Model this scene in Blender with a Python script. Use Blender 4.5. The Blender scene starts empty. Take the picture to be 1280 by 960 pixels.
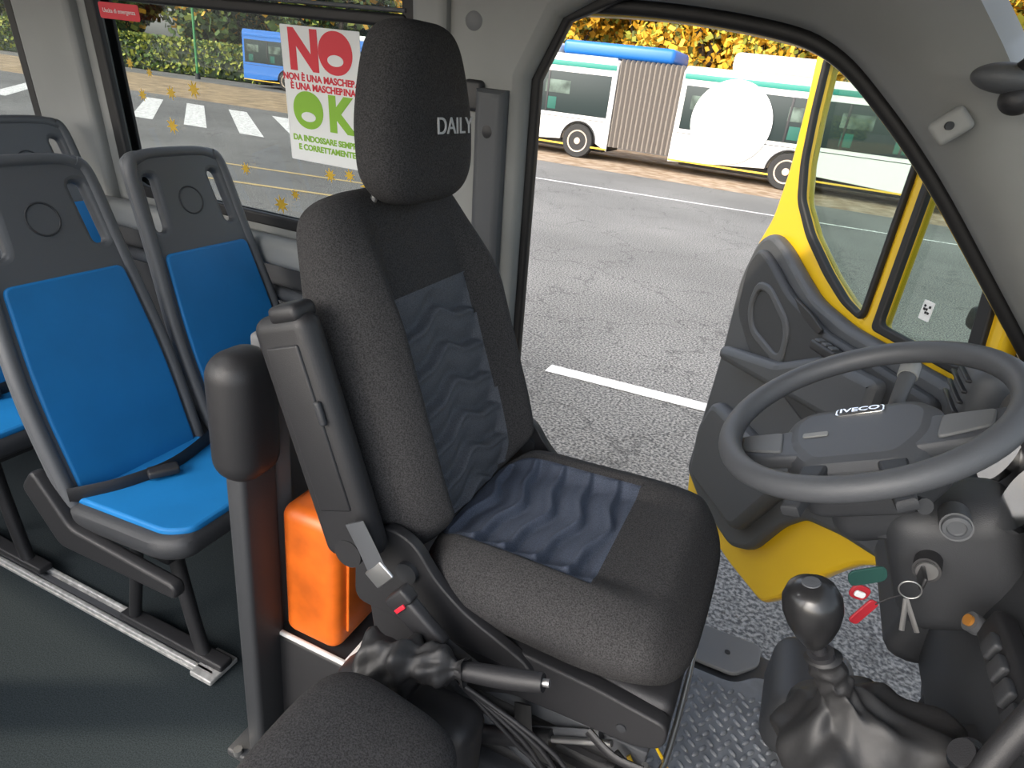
import bpy, bmesh, math, random
import numpy as np
from mathutils import Vector, Matrix
random.seed(4); rng=np.random.default_rng(4)
S=bpy.context.scene
COL=S.collection

# ------------------------------------------------------------ materials
def mat(name,c,rough=.6,metal=0,noise=0,nscale=40,bump=0,bscale=200,c2=None,coat=0,emit=None,spec=.5):
    m=bpy.data.materials.new(name); m.use_nodes=True
    nt=m.node_tree; b=nt.nodes['Principled BSDF']
    b.inputs['Base Color'].default_value=(*c,1); b.inputs['Roughness'].default_value=rough
    b.inputs['Metallic'].default_value=metal
    b.inputs['Specular IOR Level'].default_value=spec
    if coat: b.inputs['Coat Weight'].default_value=coat
    tc=nt.nodes.new('ShaderNodeTexCoord')
    if noise or c2:
        n=nt.nodes.new('ShaderNodeTexNoise'); n.inputs['Scale'].default_value=nscale; n.inputs['Detail'].default_value=4
        nt.links.new(tc.outputs['Object'],n.inputs['Vector'])
        r=nt.nodes.new('ShaderNodeValToRGB')
        a=c if c2 else tuple(x*(1-noise) for x in c); d=c2 if c2 else tuple(min(1,x*(1+noise)) for x in c)
        r.color_ramp.elements[0].color=(*a,1); r.color_ramp.elements[1].color=(*d,1)
        r.color_ramp.elements[0].position=.35; r.color_ramp.elements[1].position=.65
        nt.links.new(n.outputs['Fac'],r.inputs['Fac']); nt.links.new(r.outputs['Color'],b.inputs['Base Color'])
    if bump:
        n2=nt.nodes.new('ShaderNodeTexNoise'); n2.inputs['Scale'].default_value=bscale; n2.inputs['Detail'].default_value=3
        nt.links.new(tc.outputs['Object'],n2.inputs['Vector'])
        bp=nt.nodes.new('ShaderNodeBump'); bp.inputs['Strength'].default_value=bump; bp.inputs['Distance'].default_value=.002
        nt.links.new(n2.outputs['Fac'],bp.inputs['Height']); nt.links.new(bp.outputs['Normal'],b.inputs['Normal'])
    return m
def glass(name,tint=(.9,.95,.95),refl=.08):
    m=bpy.data.materials.new(name); m.use_nodes=True; nt=m.node_tree; nt.nodes.clear()
    o=nt.nodes.new('ShaderNodeOutputMaterial'); t=nt.nodes.new('ShaderNodeBsdfTransparent'); g=nt.nodes.new('ShaderNodeBsdfGlossy')
    t.inputs[0].default_value=(*tint,1); g.inputs['Roughness'].default_value=.02
    x=nt.nodes.new('ShaderNodeMixShader'); x.inputs[0].default_value=refl
    nt.links.new(t.outputs[0],x.inputs[1]); nt.links.new(g.outputs[0],x.inputs[2]); nt.links.new(x.outputs[0],o.inputs[0]); return m

M_fab=mat('seat_fabric_charcoal',(.040,.039,.040),.95,noise=.4,nscale=420,bump=.5,bscale=900,spec=.2)
M_ins=mat('seat_fabric_insert',(.084,.090,.104),.95,noise=.25,nscale=500,bump=.4,bscale=900,spec=.2)
M_insb=mat('seat_cushion_insert',(.064,.077,.108),.95,noise=.25,nscale=500,bump=.4,bscale=900,spec=.2)
M_blk=mat('black_plastic',(.018,.018,.020),.5,bump=.2,bscale=700)
M_dk=mat('dark_plastic',(.030,.032,.036),.55,bump=.25,bscale=600)
M_dgrey=mat('dark_grey_plastic',(.066,.070,.077),.55,bump=.2,bscale=600)
M_wheel=mat('wheel_grey_leather',(.068,.072,.080),.5,bump=.2,bscale=800)
M_trim=mat('pillar_trim_grey',(.23,.235,.23),.6,noise=.04,nscale=6,bump=.1,bscale=500)
M_trim2=mat('pillar_trim_dark',(.13,.135,.14),.6,bump=.1,bscale=500)
M_head=mat('headliner',(.32,.32,.30),.9,bump=.2,bscale=300)
M_shell=mat('seat_shell_grey',(.085,.090,.098),.5,bump=.15,bscale=500)
M_blue=mat('blue_vinyl',(.010,.165,.43),.5,noise=.06,nscale=8,bump=.15,bscale=600,spec=.35)
M_yel=mat('yellow_paint',(.78,.50,.015),.3,coat=.5)
M_rub=mat('rubber_seal',(.012,.012,.013),.6)
M_met=mat('brushed_metal',(.5,.5,.5),.35,metal=.9)
M_alu=mat('aluminium_rail',(.45,.45,.44),.5,metal=.4,noise=.2,nscale=60)
M_org=mat('orange_canister_plastic',(.62,.125,.012),.4,noise=.35,nscale=7)
M_white=mat('white_paint',(.70,.70,.68),.4)
M_paper=mat('white_paper',(.74,.76,.76),.6)
M_letter=mat('grey_embroidery',(.45,.46,.47),.8)
M_red=mat('red_print',(.62,.02,.04),.5)
M_grn=mat('green_print',(.22,.45,.03),.5)
M_star=mat('yellow_star_vinyl',(.58,.37,.03),.5)
M_floor=mat('speckled_vinyl_floor',(.018,.024,.027),.9,c2=(.040,.050,.055),nscale=350,bump=.2,bscale=200,spec=.12)
M_mat=mat('rubber_mat_grey',(.14,.153,.172),.5,noise=.15,nscale=20,bump=.2,bscale=400)
M_chr=mat('chrome',(.8,.8,.8),.12,metal=1)
M_leather=mat('gaiter_leather',(.016,.016,.017),.55,bump=.6,bscale=45)
M_gl=glass('window_glass',(.74,.76,.75),.04)
M_glt=glass('door_glass_tint',(.66,.74,.70),.05)

# ------------------------------------------------------------ helpers
def frame(o,ux,uy,uz):
    m=Matrix.Identity(4)
    for i,v in enumerate((ux,uy,uz)):
        for k in range(3): m[k][i]=v[k]
    for k in range(3): m[k][3]=o[k]
    return m
ID=Matrix.Identity(4)
def grp(name,loc=(0,0,0)):
    e=bpy.data.objects.new(name,None); e.location=loc; e.empty_display_size=.1; COL.objects.link(e); return e
def add(name,verts,faces,mats,parent=None,M=ID,smooth=True,fm=None,auto=None):
    me=bpy.data.meshes.new(name); me.from_pydata([tuple(v) for v in verts],[],faces)
    return addm(name,me,mats,parent,M,smooth,fm,auto)
def addm(name,me,mats,parent=None,M=ID,smooth=True,fm=None,auto=None):
    me.transform(M)
    me.materials.clear()
    for m in (mats if isinstance(mats,(list,tuple)) else [mats]): me.materials.append(m)
    if fm is not None: me.polygons.foreach_set('material_index',fm)
    bm=bmesh.new(); bm.from_mesh(me)
    if len(bm.faces)<60000: bmesh.ops.recalc_face_normals(bm,faces=bm.faces)
    bm.to_mesh(me); bm.free()
    for p in me.polygons: p.use_smooth=smooth
    if smooth and auto: me.set_sharp_from_angle(angle=math.radians(auto))
    ob=bpy.data.objects.new(name,me); COL.objects.link(ob)
    if parent:
        ob.parent=parent; ob.matrix_parent_inverse=Matrix.Translation(parent.location).inverted()
    return ob
def box(name,c,s,m,parent=None,bev=.005,rot=None,seg=3,M=None):
    bm=bmesh.new(); bmesh.ops.create_cube(bm,size=1)
    bmesh.ops.scale(bm,vec=s,verts=bm.verts)
    if bev>0: bmesh.ops.bevel(bm,geom=bm.edges[:],offset=min(bev,min(s)*.49),segments=seg,profile=.5,affect='EDGES')
    me=bpy.data.meshes.new(name); bm.to_mesh(me); bm.free()
    T=Matrix.Translation(c)
    if rot: 
        from mathutils import Euler
        T=T@Euler([math.radians(a) for a in rot]).to_matrix().to_4x4()
    if M is not None: T=M@T
    return addm(name,me,m,parent,T,True,None,35)
def rnd(pts,r,n=5):
    out=[];N=len(pts)
    if not isinstance(r,(list,tuple)): r=[r]*N
    for i in range(N):
        p=Vector(pts[i]);a=Vector(pts[i-1]);b=Vector(pts[(i+1)%N])
        da=(a-p);db=(b-p)
        rr=min(r[i],da.length*.45,db.length*.45)
        if rr<=1e-5: out.append(tuple(p)); continue
        A=p+da.normalized()*rr;B=p+db.normalized()*rr
        for k in range(n+1):
            t=k/n; q=A*(1-t)**2+p*2*t*(1-t)+B*t*t; out.append((q.x,q.y))
    return out
def flat(name,outer,holes,depth,bev,m,M=ID,parent=None,shear=None):
    cu=bpy.data.curves.new(name+'_c','CURVE'); cu.dimensions='2D'; cu.fill_mode='BOTH'
    cu.extrude=max(depth/2-bev,0.0001); cu.bevel_depth=bev; cu.bevel_resolution=2; cu.offset=-bev
    for pl in [outer]+list(holes):
        sp=cu.splines.new('POLY'); sp.points.add(len(pl)-1); sp.use_cyclic_u=True
        for i,p in enumerate(pl): sp.points[i].co=(p[0],p[1],0,1)
    o=bpy.data.objects.new('tmp',cu); COL.objects.link(o)
    dg=bpy.context.evaluated_depsgraph_get(); dg.update()
    me=bpy.data.meshes.new_from_object(o.evaluated_get(dg)); me.name=name
    bpy.data.objects.remove(o)
    me.transform(M)
    if shear:
        for v in me.vertices: v.co=shear(v.co)
    return addm(name,me,m,parent,ID,True,None,30)
def text(name,s,size,m,M,parent,depth=.0008,align='CENTER',bold=0,sx=1):
    cu=bpy.data.curves.new(name+'_c','FONT'); cu.body=s; cu.size=size; cu.extrude=depth; cu.align_x=align; cu.align_y='CENTER'; cu.offset=bold
    o=bpy.data.objects.new('tmp',cu); COL.objects.link(o)
    dg=bpy.context.evaluated_depsgraph_get(); dg.update()
    me=bpy.data.meshes.new_from_object(o.evaluated_get(dg)); me.name=name
    bpy.data.objects.remove(o)
    return addm(name,me,m,parent,M@Matrix.Diagonal((sx,1,1,1)),False)
def smoothpts(pts,n=6):
    P=[Vector(p) for p in pts]; out=[]
    for i in range(len(P)-1):
        p0=P[max(i-1,0)];p1=P[i];p2=P[i+1];p3=P[min(i+2,len(P)-1)]
        for k in range(n):
            t=k/n
            out.append(.5*((2*p1)+(-p0+p2)*t+(2*p0-5*p1+4*p2-p3)*t*t+(-p0+3*p1-3*p2+p3)*t**3))
    out.append(P[-1]); return out
def tube(name,pts,r,m,parent=None,n=12,sm=6,closed=False,sq=1,M=ID):
    P=smoothpts(pts,sm) if sm>1 and not closed else [Vector(p) for p in pts]
    N=len(P); verts=[];faces=[]
    rr=r if callable(r) else (lambda t:r)
    up=Vector((0,0,1)); T0=(P[1]-P[0]).normalized()
    if abs(T0.dot(up))>.95: up=Vector((1,0,0))
    nrm=(up-T0*up.dot(T0)).normalized()
    for i,p in enumerate(P):
        if closed: T=(P[(i+1)%N]-P[i-1]).normalized()
        else: T=(P[min(i+1,N-1)]-P[max(i-1,0)]).normalized()
        nrm=(nrm-T*nrm.dot(T)).normalized(); b=T.cross(nrm)
        R=rr(i/(N-1))
        for k in range(n):
            a=2*math.pi*k/n; verts.append(p+nrm*(R*math.cos(a))+b*(R*sq*math.sin(a)))
    for i in range(N if closed else N-1):
        for k in range(n):
            a=i*n+k;b2=i*n+(k+1)%n;c=((i+1)%N)*n+(k+1)%n;d=((i+1)%N)*n+k; faces.append((a,b2,c,d))
    if not closed: faces+= [tuple(range(n))[::-1],tuple(range((N-1)*n,N*n))]
    return add(name,verts,faces,m,parent,M,True,None,50)
def cyl(name,a,b,r,m,parent=None,n=24,r2=None,M=ID):
    r2=r if r2 is None else r2
    return tube(name,[a,b],lambda t:r+(r2-r)*t,m,parent,n,1,M=M)
def ell(name,c,s,m,parent=None,M=ID,p=1,n=24):
    V=[];F=[]
    for i in range(n+1):
        th=math.pi*i/n
        for j in range(2*n):
            ph=math.pi*j/n
            f=lambda x:math.copysign(abs(x)**p,x)
            V.append((c[0]+s[0]*f(math.sin(th))*f(math.cos(ph)),c[1]+s[1]*f(math.sin(th))*f(math.sin(ph)),c[2]+s[2]*f(math.cos(th))))
    for i in range(n):
        for j in range(2*n):
            F.append((i*2*n+j,i*2*n+(j+1)%(2*n),(i+1)*2*n+(j+1)%(2*n),(i+1)*2*n+j))
    me=bpy.data.meshes.new(name); me.from_pydata(V,[],F)
    bm=bmesh.new();bm.from_mesh(me);bmesh.ops.remove_doubles(bm,verts=bm.verts,dist=1e-5);bm.to_mesh(me);bm.free()
    return addm(name,me,m,parent,M,True)
def lathe(name,prof,m,parent=None,M=ID,n=32):
    V=[];F=[];K=len(prof)
    for r,z in prof:
        for j in range(n): V.append((r*math.cos(2*math.pi*j/n),r*math.sin(2*math.pi*j/n),z))
    for i in range(K-1):
        for j in range(n): F.append((i*n+j,i*n+(j+1)%n,(i+1)*n+(j+1)%n,(i+1)*n+j))
    F+=[tuple(range(n))[::-1],tuple(range((K-1)*n,K*n))]
    return add(name,V,F,m,parent,M,True,None,40)
def sst(a,b,x):
    t=max(0,min(1,(x-a)/(b-a))); return t*t*(3-2*t)
# padded upholstery: s along length, y lateral, n outward
def pad(name,L,wfn,tf,tb,bol,M,mats,parent,ins=None,ridge=None,rows=120,fc=70,bc=20,pe=5,q=5,cfn=None):
    V=[];F=[];fm=[]
    us=[]
    for j in range(fc+1):
        x=-1+2*j/fc; us.append((.55*x+.45*math.sin(math.pi/2*x),1))
    for j in range(1,bc): 
        x=1-2*j/bc; us.append((.4*x+.6*math.sin(math.pi/2*x),-1))
    NC=len(us)
    for i in range(rows+1):
        x=-1+2*i/rows; e=.7*x+.3*math.sin(math.pi/2*x); s=(e+1)/2*L
        ae=min(abs(e),.9999)
        k=(1-ae**(pe*2))**(1/2.6); kw=(1-ae**(pe*2.2))**(1/4.0)
        w=wfn(s/L)*(.0+kw)
        for (u,sd) in us:
            y=u*w/2; au=min(abs(u),1)
            base=(1-au**q)**(1/2.2)
            if sd>0:
                n=tf*base*k
                B=bol(s/L) if callable(bol) else bol
                n+=B*sst(.48,.74,au)*base*k
                if ins:
                    iw=ins(s/L)
                    if iw>0:
                        n-=.006*math.exp(-((au-iw)/.025)**2)*k
                        if ridge and au<iw: n+=ridge(s,u/iw)*k*sst(iw,iw-.06,au)
            else: n=-tb*base*k
            if cfn: n+=cfn(s/L)
            V.append((s,y,n))
    for i in range(rows):
        for j in range(NC):
            a=i*NC+j;b=i*NC+(j+1)%NC
            F.append((a,b,b+NC,a+NC))
            u,sd=us[j]; s=(V[a][0]+V[a+NC][0])/2/L
            fm.append(1 if (ins and sd>0 and abs((u+us[(j+1)%NC][0])/2)<ins(s)) else 0)
    F.append(tuple(range(NC))[::-1]); F.append(tuple(range(rows*NC,(rows+1)*NC))); fm+=[0,0]
    return add(name,V,F,mats,parent,M,True,fm)

WY=lambda z:1.62-.10*(z-.95)
def shear(v): return Vector((v.x,v.y-.10*(v.z-.95),v.z))
def WP(y): return frame((0,y,0),(1,0,0),(0,0,1),(0,-1,0))
def rect(x0,z0,x1,z1,r=0): 
    p=[(x0,z0),(x1,z0),(x1,z1),(x0,z1)]
    return rnd(p,r) if r else p

# ------------------------------------------------------------ vehicle shell
g=grp('wall_left',(-2.6,1.65,0))
w1=rect(-2.17,.95,-1.0,1.78,.09); w2=rect(-3.75,.95,-2.55,1.78,.09)
flat('wall_panel_upper',[(-4.6,.86),(-.86,.86),(-.86,1.95),(-4.6,1.95)],[w1,w2],.05,.008,M_trim,WP(1.66),g,shear)
flat('wall_skin_outer',[(-4.6,-.32),(-.70,-.32),(-.70,1.95),(-4.6,1.95)],[rect(-2.26,.90,-.95,1.83,.1),rect(-3.85,.90,-2.47,1.83,.1)],.02,.004,M_yel,WP(1.71),g,shear)
box('wall_panel_lower',(-2.65,1.655,.43),(3.9,.04,.88),M_dk,g,.004)
box('sill_ledge',(-2.6,1.60,.875),(3.75,.075,.09),M_trim,g,.03,seg=5)
tube('conduit_pipe',[(-4.5,1.59,.74),(-.9,1.59,.74)],.022,M_dgrey,g,12,1)
for i,(a,b) in enumerate(((-2.17,-1.0),(-3.75,-2.55))):
    w=grp(f'window_{i+1}',((a+b)/2,1.64,1.3))
    flat('seal_frame',rect(a-.015,.935,b+.015,1.795,.10),[rect(a+.03,.975,b-.03,1.755,.07)],.025,.008,M_rub,WP(1.645),w,shear)
    flat('outer_black_border',rect(a-.10,.89,b+.06,1.84,.10),[rect(a+.02,.965,b-.02,1.765,.07)],.012,.003,M_rub,WP(1.70),w,shear)
    flat('glass_pane',rect(a,.95,b,1.78,.06),[],.004,0,M_gl,WP(1.675),w,shear)
    box('transom_rail',((a+b)/2,WY(1.545)+.02,1.545),(b-a-.03,.03,.030),M_rub,w,.008)
    box('transom_rail_lip',((a+b)/2,WY(1.565)+.015,1.568),(b-a-.03,.015,.010),M_dgrey,w,.003)
g=grp('trim_1',(-2.36,1.6,1.4))
flat('pillar_cover',rect(-2.50,.86,-2.22,1.95,.04),[],.06,.022,M_trim,WP(1.63),g,shear)
g=grp('trim_2',(-.82,1.6,1))
flat('b_pillar_cover',[(-.965,.0),(-.665,.0),(-.665,1.45),(-.60,1.58),(-.45,1.66),(-.45,1.95),(-.965,1.95)],[],.10,.03,M_trim,WP(1.63),g,shear)
flat('b_pillar_inner_rib',[(-.955,.86),(-.86,.86),(-.86,1.95),(-.955,1.95)],[],.05,.02,M_trim,WP(1.58),g,shear)
flat('b_pillar_dark_channel',[(-.78,.3),(-.70,.3),(-.70,1.42),(-.78,1.42)],[],.05,.02,M_dgrey,WP(1.575),g,shear)
flat('door_seal_rear',[(-.672,.0),(-.645,.0),(-.645,1.45),(-.585,1.575),(-.43,1.64),(-.43,1.66),(-.60,1.60),(-.672,1.47)],[],.03,.006,M_rub,WP(1.64),g,shear)
lathe('belt_anchor',[(.0,0),(.028,0),(.03,.008),(.022,.016),(.008,.02),(0,.02)],M_trim2,g,frame((-.80,1.535,1.56),(1,0,0),(0,0,1),(0,-1,0)))
box('belt_upper_guide',(-.79,1.53,1.40),(.05,.03,.07),M_blk,g,.01)
ell('belt_retractor_cap',(-.74,1.54,1.33),(.035,.03,.04),M_blk,g)
box('seat_belt_webbing',(-.75,1.545,.85),(.045,.003,.95),M_blk,g,.001)
g=grp('trim_3',(.2,1.5,1.4))
outer=[(-.68,1.565,1.62),(-.40,1.56,1.625),(-.15,1.555,1.605),(-.03,1.55,1.57),(.08,1.555,1.49),(.22,1.565,1.36),(.40,1.60,1.165),(.55,1.635,1.00),(.68,1.66,.86)]
inner=[(-.68,1.44,1.80),(-.40,1.42,1.80),(-.13,1.38,1.79),(.06,1.35,1.72),(.19,1.365,1.60),(.315,1.40,1.45),(.47,1.44,1.255),(.66,1.50,1.055),(.82,1.54,.90)]
O=smoothpts(outer,6);I=smoothpts(inner,6)
V=[];F=[];K=10
for a,b in zip(O,I):
    out=Vector((.35,.75,.35)).normalized()
    for k in range(K):
        t=k/(K-1); p=a*(1-t)+b*t; bulge=-.035*math.sin(math.pi*t)
        V.append(p+out*bulge)
    for k in range(K):
        t=1-k/(K-1); p=a*(1-t)+b*t; V.append(p+out*(.075+.02*math.sin(math.pi*t)))
for i in range(len(O)-1):
    for k in range(2*K):
        F.append((i*2*K+k,i*2*K+(k+1)%(2*K),(i+1)*2*K+(k+1)%(2*K),(i+1)*2*K+k))
add('a_pillar_and_cant_rail',V,F,M_trim,g,auto=60)
tube('door_seal_front',[(p[0],p[1]+.035,p[2]-.012) for p in outer],.016,M_rub,g)
tube('outer_frame_paint',[(p[0]+.01,p[1]+.085,p[2]+.0) for p in outer],.03,M_yel,g)
box('grip_clip',(.185,1.41,1.455),(.045,.02,.06),M_trim,g,.01,(0,45,-10))
cyl('clip_screw',(.18,1.398,1.455),(.182,1.392,1.455),.007,M_blk,g,12)
g=grp('sun_visor',(.20,1.25,1.6))
ell('visor_arm_cap',(.222,1.30,1.528),(.050,.028,.022),M_dgrey,g)
ell('visor_pivot',(.243,1.300,1.500),(.024,.022,.022),M_blk,g)
tube('visor_arm',[(.23,1.30,1.54),(.24,1.22,1.57),(.22,1.12,1.62)],.009,M_blk,g)
box('visor_board',(.16,.92,1.66),(.16,.42,.018),M_head,g,.008,(0,-15,0))
g=grp('ceiling',(-2,.66,1.9))
box('ceiling_panel',(-2.6,.66,1.93),(4.1,1.9,.04),M_head,g,.005)
flat('cab_headliner',rnd([(-.62,-.3),(.12,-.3),(.18,.2),(.20,1.1),(.12,1.40),(-.62,1.44)],.08),[],.03,.01,M_head,Matrix.Translation((0,0,1.76)),g)
box('headliner_step',(-.60,.6,1.85),(.04,1.9,.2),M_head,g,.01)
box('roof_skin',(-2.1,.68,2.02),(5.0,2.0,.05),M_yel,g,.02)
g=grp('floor',(-2,.66,0))
box('floor_slab',(-2.72,.68,-.05),(4.1,1.96,.10),M_floor,g,.002)
box('cab_floor_slab',(.12,.68,-.05),(1.58,1.96,.10),M_dk,g,.01)
box('sill_paint',(-.10,1.69,-.20),(1.2,.05,.26),M_yel,g,.02)
g=grp('wall_right',(-2.5,-.30,1))
flat('wall_panel',[(-4.6,-.32),(-1.35,-.32),(-1.35,1.95),(-4.6,1.95)],[rect(-2.8,.9,-1.5,1.75,.08),rect(-4.4,.9,-3.0,1.75,.08)],.06,.01,M_trim,WP(-.31),g)
flat('door_post',[(-.72,-.32),(-.55,-.32),(-.55,1.95),(-.72,1.95)],[],.06,.01,M_trim,WP(-.31),g)
box('header_beam',(-.6,-.31,1.88),(1.6,.06,.14),M_trim,g,.01)
g=grp('wall_rear',(-4.65,.66,1))
RX=frame((-4.65,0,0),(0,1,0),(0,0,1),(1,0,0))
flat('rear_panel',[(-.3,-.32),(1.68,-.32),(1.6,1.95),(-.25,1.95)],[rect(-.1,.95,1.45,1.7,.1)],.06,.01,M_trim,RX,g)
g=grp('wall_front',(.95,.66,.3))
box('firewall',(.93,.66,.3),(.05,1.95,1.2),M_dk,g,.01)
ff=rnd([(.52,.42),(.50,.95),(.95,.90),(1.55,.62),(1.6,-.2),(1.35,-.25),(1.28,.12),(1.0,.30),(.7,.25)],.05)
flat('front_fender',ff,[],.05,.015,M_yel,WP(1.70),g)
flat('front_fender_right',ff,[],.05,.015,M_yel,WP(-.33),g)
box('bonnet',(1.25,.68,.78),(.72,1.98,.04),M_yel,g,.015,(0,22,0))
g=grp('window_3',(.6,.66,1.3))
W=frame((.98,.66,.90),(0,1,0),Vector((-.76,0,.86)).normalized(),Vector((.86,0,.76)).normalized())
flat('windscreen_glass',rnd([(-.92,0),(.92,0),(.76,1.10),(-.76,1.10)],.06),[],.005,0,M_gl,W,g)

# ------------------------------------------------------------ seat rails
for k,(x0,x1,y) in enumerate(((-4.4,-1.04,.86),(-4.4,-1.0,1.50))):
    g=grp('floor_seat_rail',(-2.5,y,0))
    box('rail_base',((x0+x1)/2,y,.006),(x1-x0,.060,.010),M_alu,g,.002)
    box('rail_lip_1',((x0+x1)/2,y-.021,.016),(x1-x0,.012,.012),M_alu,g,.003)
    box('rail_lip_2',((x0+x1)/2,y+.021,.016),(x1-x0,.012,.012),M_alu,g,.003)
    box('rail_slot',((x0+x1)/2,y,.012),(x1-x0-.02,.018,.004),M_dgrey,g,.001)
    box('rail_end_cap',(x1-.02,y,.014),(.07,.09,.016),M_alu,g,.004)

# ------------------------------------------------------------ passenger seats
def pseat(xt,yc,leg):
    g=grp('passenger_bus_seat',(xt+.35,yc,.4))
    a=math.radians(20)
    up=Vector((-math.sin(a),0,math.cos(a))); nf=Vector((math.cos(a),0,math.sin(a)))
    o=Vector((xt+.25,yc,.46))
    M=frame(o,(0,1,0),up,nf)
    H=.755
    out=rnd([(-.195,-.10),(.195,-.10),(.20,.25),(.175,.50),(.158,H-.02),(.13,H),(-.13,H),(-.158,H-.02),(-.175,.50),(-.20,.25)],[.06,.06,.1,.1,.05,.06,.06,.05,.1,.1],6)
    def slot(c,s):
        return rnd([(c-.017,.545),(c+.017,.545),(c+.017-s*.012,.69),(c-.017-s*.012,.69)],.02,5)
    flat('back_shell',out,[slot(-.117,-1),slot(.117,1)],.036,.014,M_shell,M,g)
    for sg in (-1,1):
        tube('side_rim',[M@Vector((sg*x,v,.010)) for x,v in ((.178,-.05),(.183,.25),(.162,.50),(.148,.70),(.125,.735))],.017,M_shell,g,10,6)
    tube('top_rim',[M@Vector((x,v,.008)) for x,v in ((-.130,.728),(-.09,.742),(0,.745),(.09,.742),(.130,.728))],.016,M_shell,g,10,4)
    tube('emblem_ring',[M@Vector((.037*math.cos(t),.615+.037*math.sin(t),.018)) for t in [2*math.pi*i/28 for i in range(28)]],.0025,M_dk,g,8,1,True)
    bl=rnd([(-.158,-.02),(.158,-.02),(.163,.25),(.142,.485),(-.142,.485),(-.163,.25)],[.03,.03,.1,.02,.02,.1],6)
    flat('back_blue_pad',bl,[],.018,.006,M_blue,M@Matrix.Translation((0,0,.017)),g)
    C=frame((xt+.20,yc,.44),Vector((1,0,.09)).normalized(),(0,1,0),Vector((-.09,0,1)).normalized())
    cs=rnd([(0,-.20),(.36,-.205),(.415,-.17),(.415,.17),(.36,.205),(0,.20)],[.03,.08,.08,.08,.08,.03],6)
    flat('cushion_shell',cs,[],.06,.025,M_dk,C@Matrix.Translation((0,0,-.02)),g)
    cb=rnd([(.02,-.175),(.36,-.178),(.405,-.145),(.405,.145),(.36,.178),(.02,.175)],[.02,.06,.06,.06,.06,.02],6)
    flat('cushion_blue_pad',cb,[],.02,.008,M_blue,C@Matrix.Translation((0,0,.012)),g)
    flat('frame_side_arm',rnd([(-.05,.06),(.05,-.07),(.42,-.06),(.42,-.02),(.10,0.0),(0,.12)],.02),[],.03,.008,M_blk,frame((xt+.20,yc-.205,.42),(1,0,0),(0,0,1),(0,-1,0)),g)
    tube('lap_belt',[(xt+.27,yc-.19,.48),(xt+.33,yc-.10,.485),(xt+.36,yc+.02,.49),(xt+.33,yc+.17,.495)],.020,M_blk,g,8,6,sq=.15)
    box('belt_buckle',(xt+.37,yc-.02,.495),(.07,.035,.02),M_blk,g,.006,(0,0,60))
    if leg:
        yl=yc-.09
        tube('leg_front',[(xt+.47,yl,.40),(xt+.47,yl,.30),(xt+.52,yl,.05),(xt+.55,yl,.03)],.018,M_blk,g,10,5)
        tube('leg_rear',[(xt+.34,yl,.40),(xt+.33,yl,.30),(xt+.28,yl,.05)],.016,M_blk,g,10,5)
        box('leg_foot',(xt+.42,yl,.035),(.36,.04,.022),M_blk,g,.006)
        box('leg_crossbar',(xt+.42,yc+.02,.385),(.22,.36,.03),M_blk,g,.008)
for xx in (-1.62,-2.30,-2.98):
    pseat(xx,.955,True); pseat(xx,1.365,False)

# ------------------------------------------------------------ driver's seat
g=grp('driver_seat',(-.3,1.02,.4))
tilt=math.radians(20.5)
up=Vector((-math.sin(tilt),0,math.cos(tilt))); nf=Vector((math.cos(tilt),0,math.sin(tilt)))
yc=1.02; yb=1.045
Mb=frame(Vector((-.455,yb,.650))-nf*.04,up,(0,1,0),nf)
def rb(sp,amp,d,w,s0,s1):
    def f(s,u):
        if s<s0 or s>s1: return 0
        x=(s-s0)/sp; r=0
        sh=amp*(math.cos(u*math.pi*1.15)+.35*math.cos(u*math.pi*2.6))
        for k in range(int(x)-2,int(x)+4):
            if k<0: continue
            dd=s-(s0+.02+k*sp+sh)
            if dd<0: r-=d*math.exp(-(dd/(w*.5))**2)
            else: r-=d*math.exp(-(dd/(w*2.2))**2)
            r+=d*.5*math.exp(-((dd+.012)/(w*.7))**2)
        return r*sst(s1,s1-.02,s)
    return f
wb=lambda t: .530*(1-.04*sst(0,1,t)-.12*sst(.66,.92,t)-.05*sst(.25,0,t))
insb=lambda t: (.50+.07*(1-t)) if .04<t<.70 else 0
bolb=lambda t:.062*sst(0,.12,t)*sst(1.0,.62,t)
pad('backrest',.650,wb,.055,.075,bolb,Mb,[M_fab,M_ins],g,insb,rb(.072,.015,.015,.011,.02,.455),rows=200,fc=120,pe=5.4)
Mc=frame((-.47,yc,.635),Vector((1,0,.035)).normalized(),(0,1,0),Vector((-.035,0,1)).normalized())
wc=lambda t:.49*(1+.05*sst(.3,.8,t)-.10*sst(.85,1,t))
insc=lambda t:.66 if .03<t<.63 else 0
bolc=lambda t:.028*sst(0,.15,t)*sst(.95,.6,t)
pad('seat_cushion',.50,wc,.060,.075,bolc,Mc,[M_fab,M_insb],g,insc,rb(.060,.013,.012,.009,.03,.315),rows=180,fc=120,pe=3.2,
    cfn=lambda t:.012*sst(.6,.9,t)-.03*sst(.85,1,t))
for sg in (-1,1):
    tube('cushion_piping',[Mc@Vector((x,sg*y,z)) for x,y,z in ((.05,.232,.02),(.2,.240,.02),(.36,.242,.018),(.44,.23,.005))],.0035,M_blk,g,6,5)
Mh=frame((-.625,yc+.015,1.232),Vector((-.10,0,1)).normalized(),(0,1,0),Vector((1,0,.10)).normalized())
wh=lambda t:.290*(1-.30*sst(.40,1.0,t)-.10*sst(.25,0,t))
pad('headrest',.285,wh,.055,.06,.0,Mh,[M_fab],g,rows=60,fc=40,pe=2.6,q=3.6)
text('headrest_lettering','DAILY',.037,M_letter,frame((-.5685,yc+.022,1.365),(0,1,0),Vector((-.10,0,1)).normalized(),Vector((1,0,.1)).normalized()),g,sx=1.2)
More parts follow.
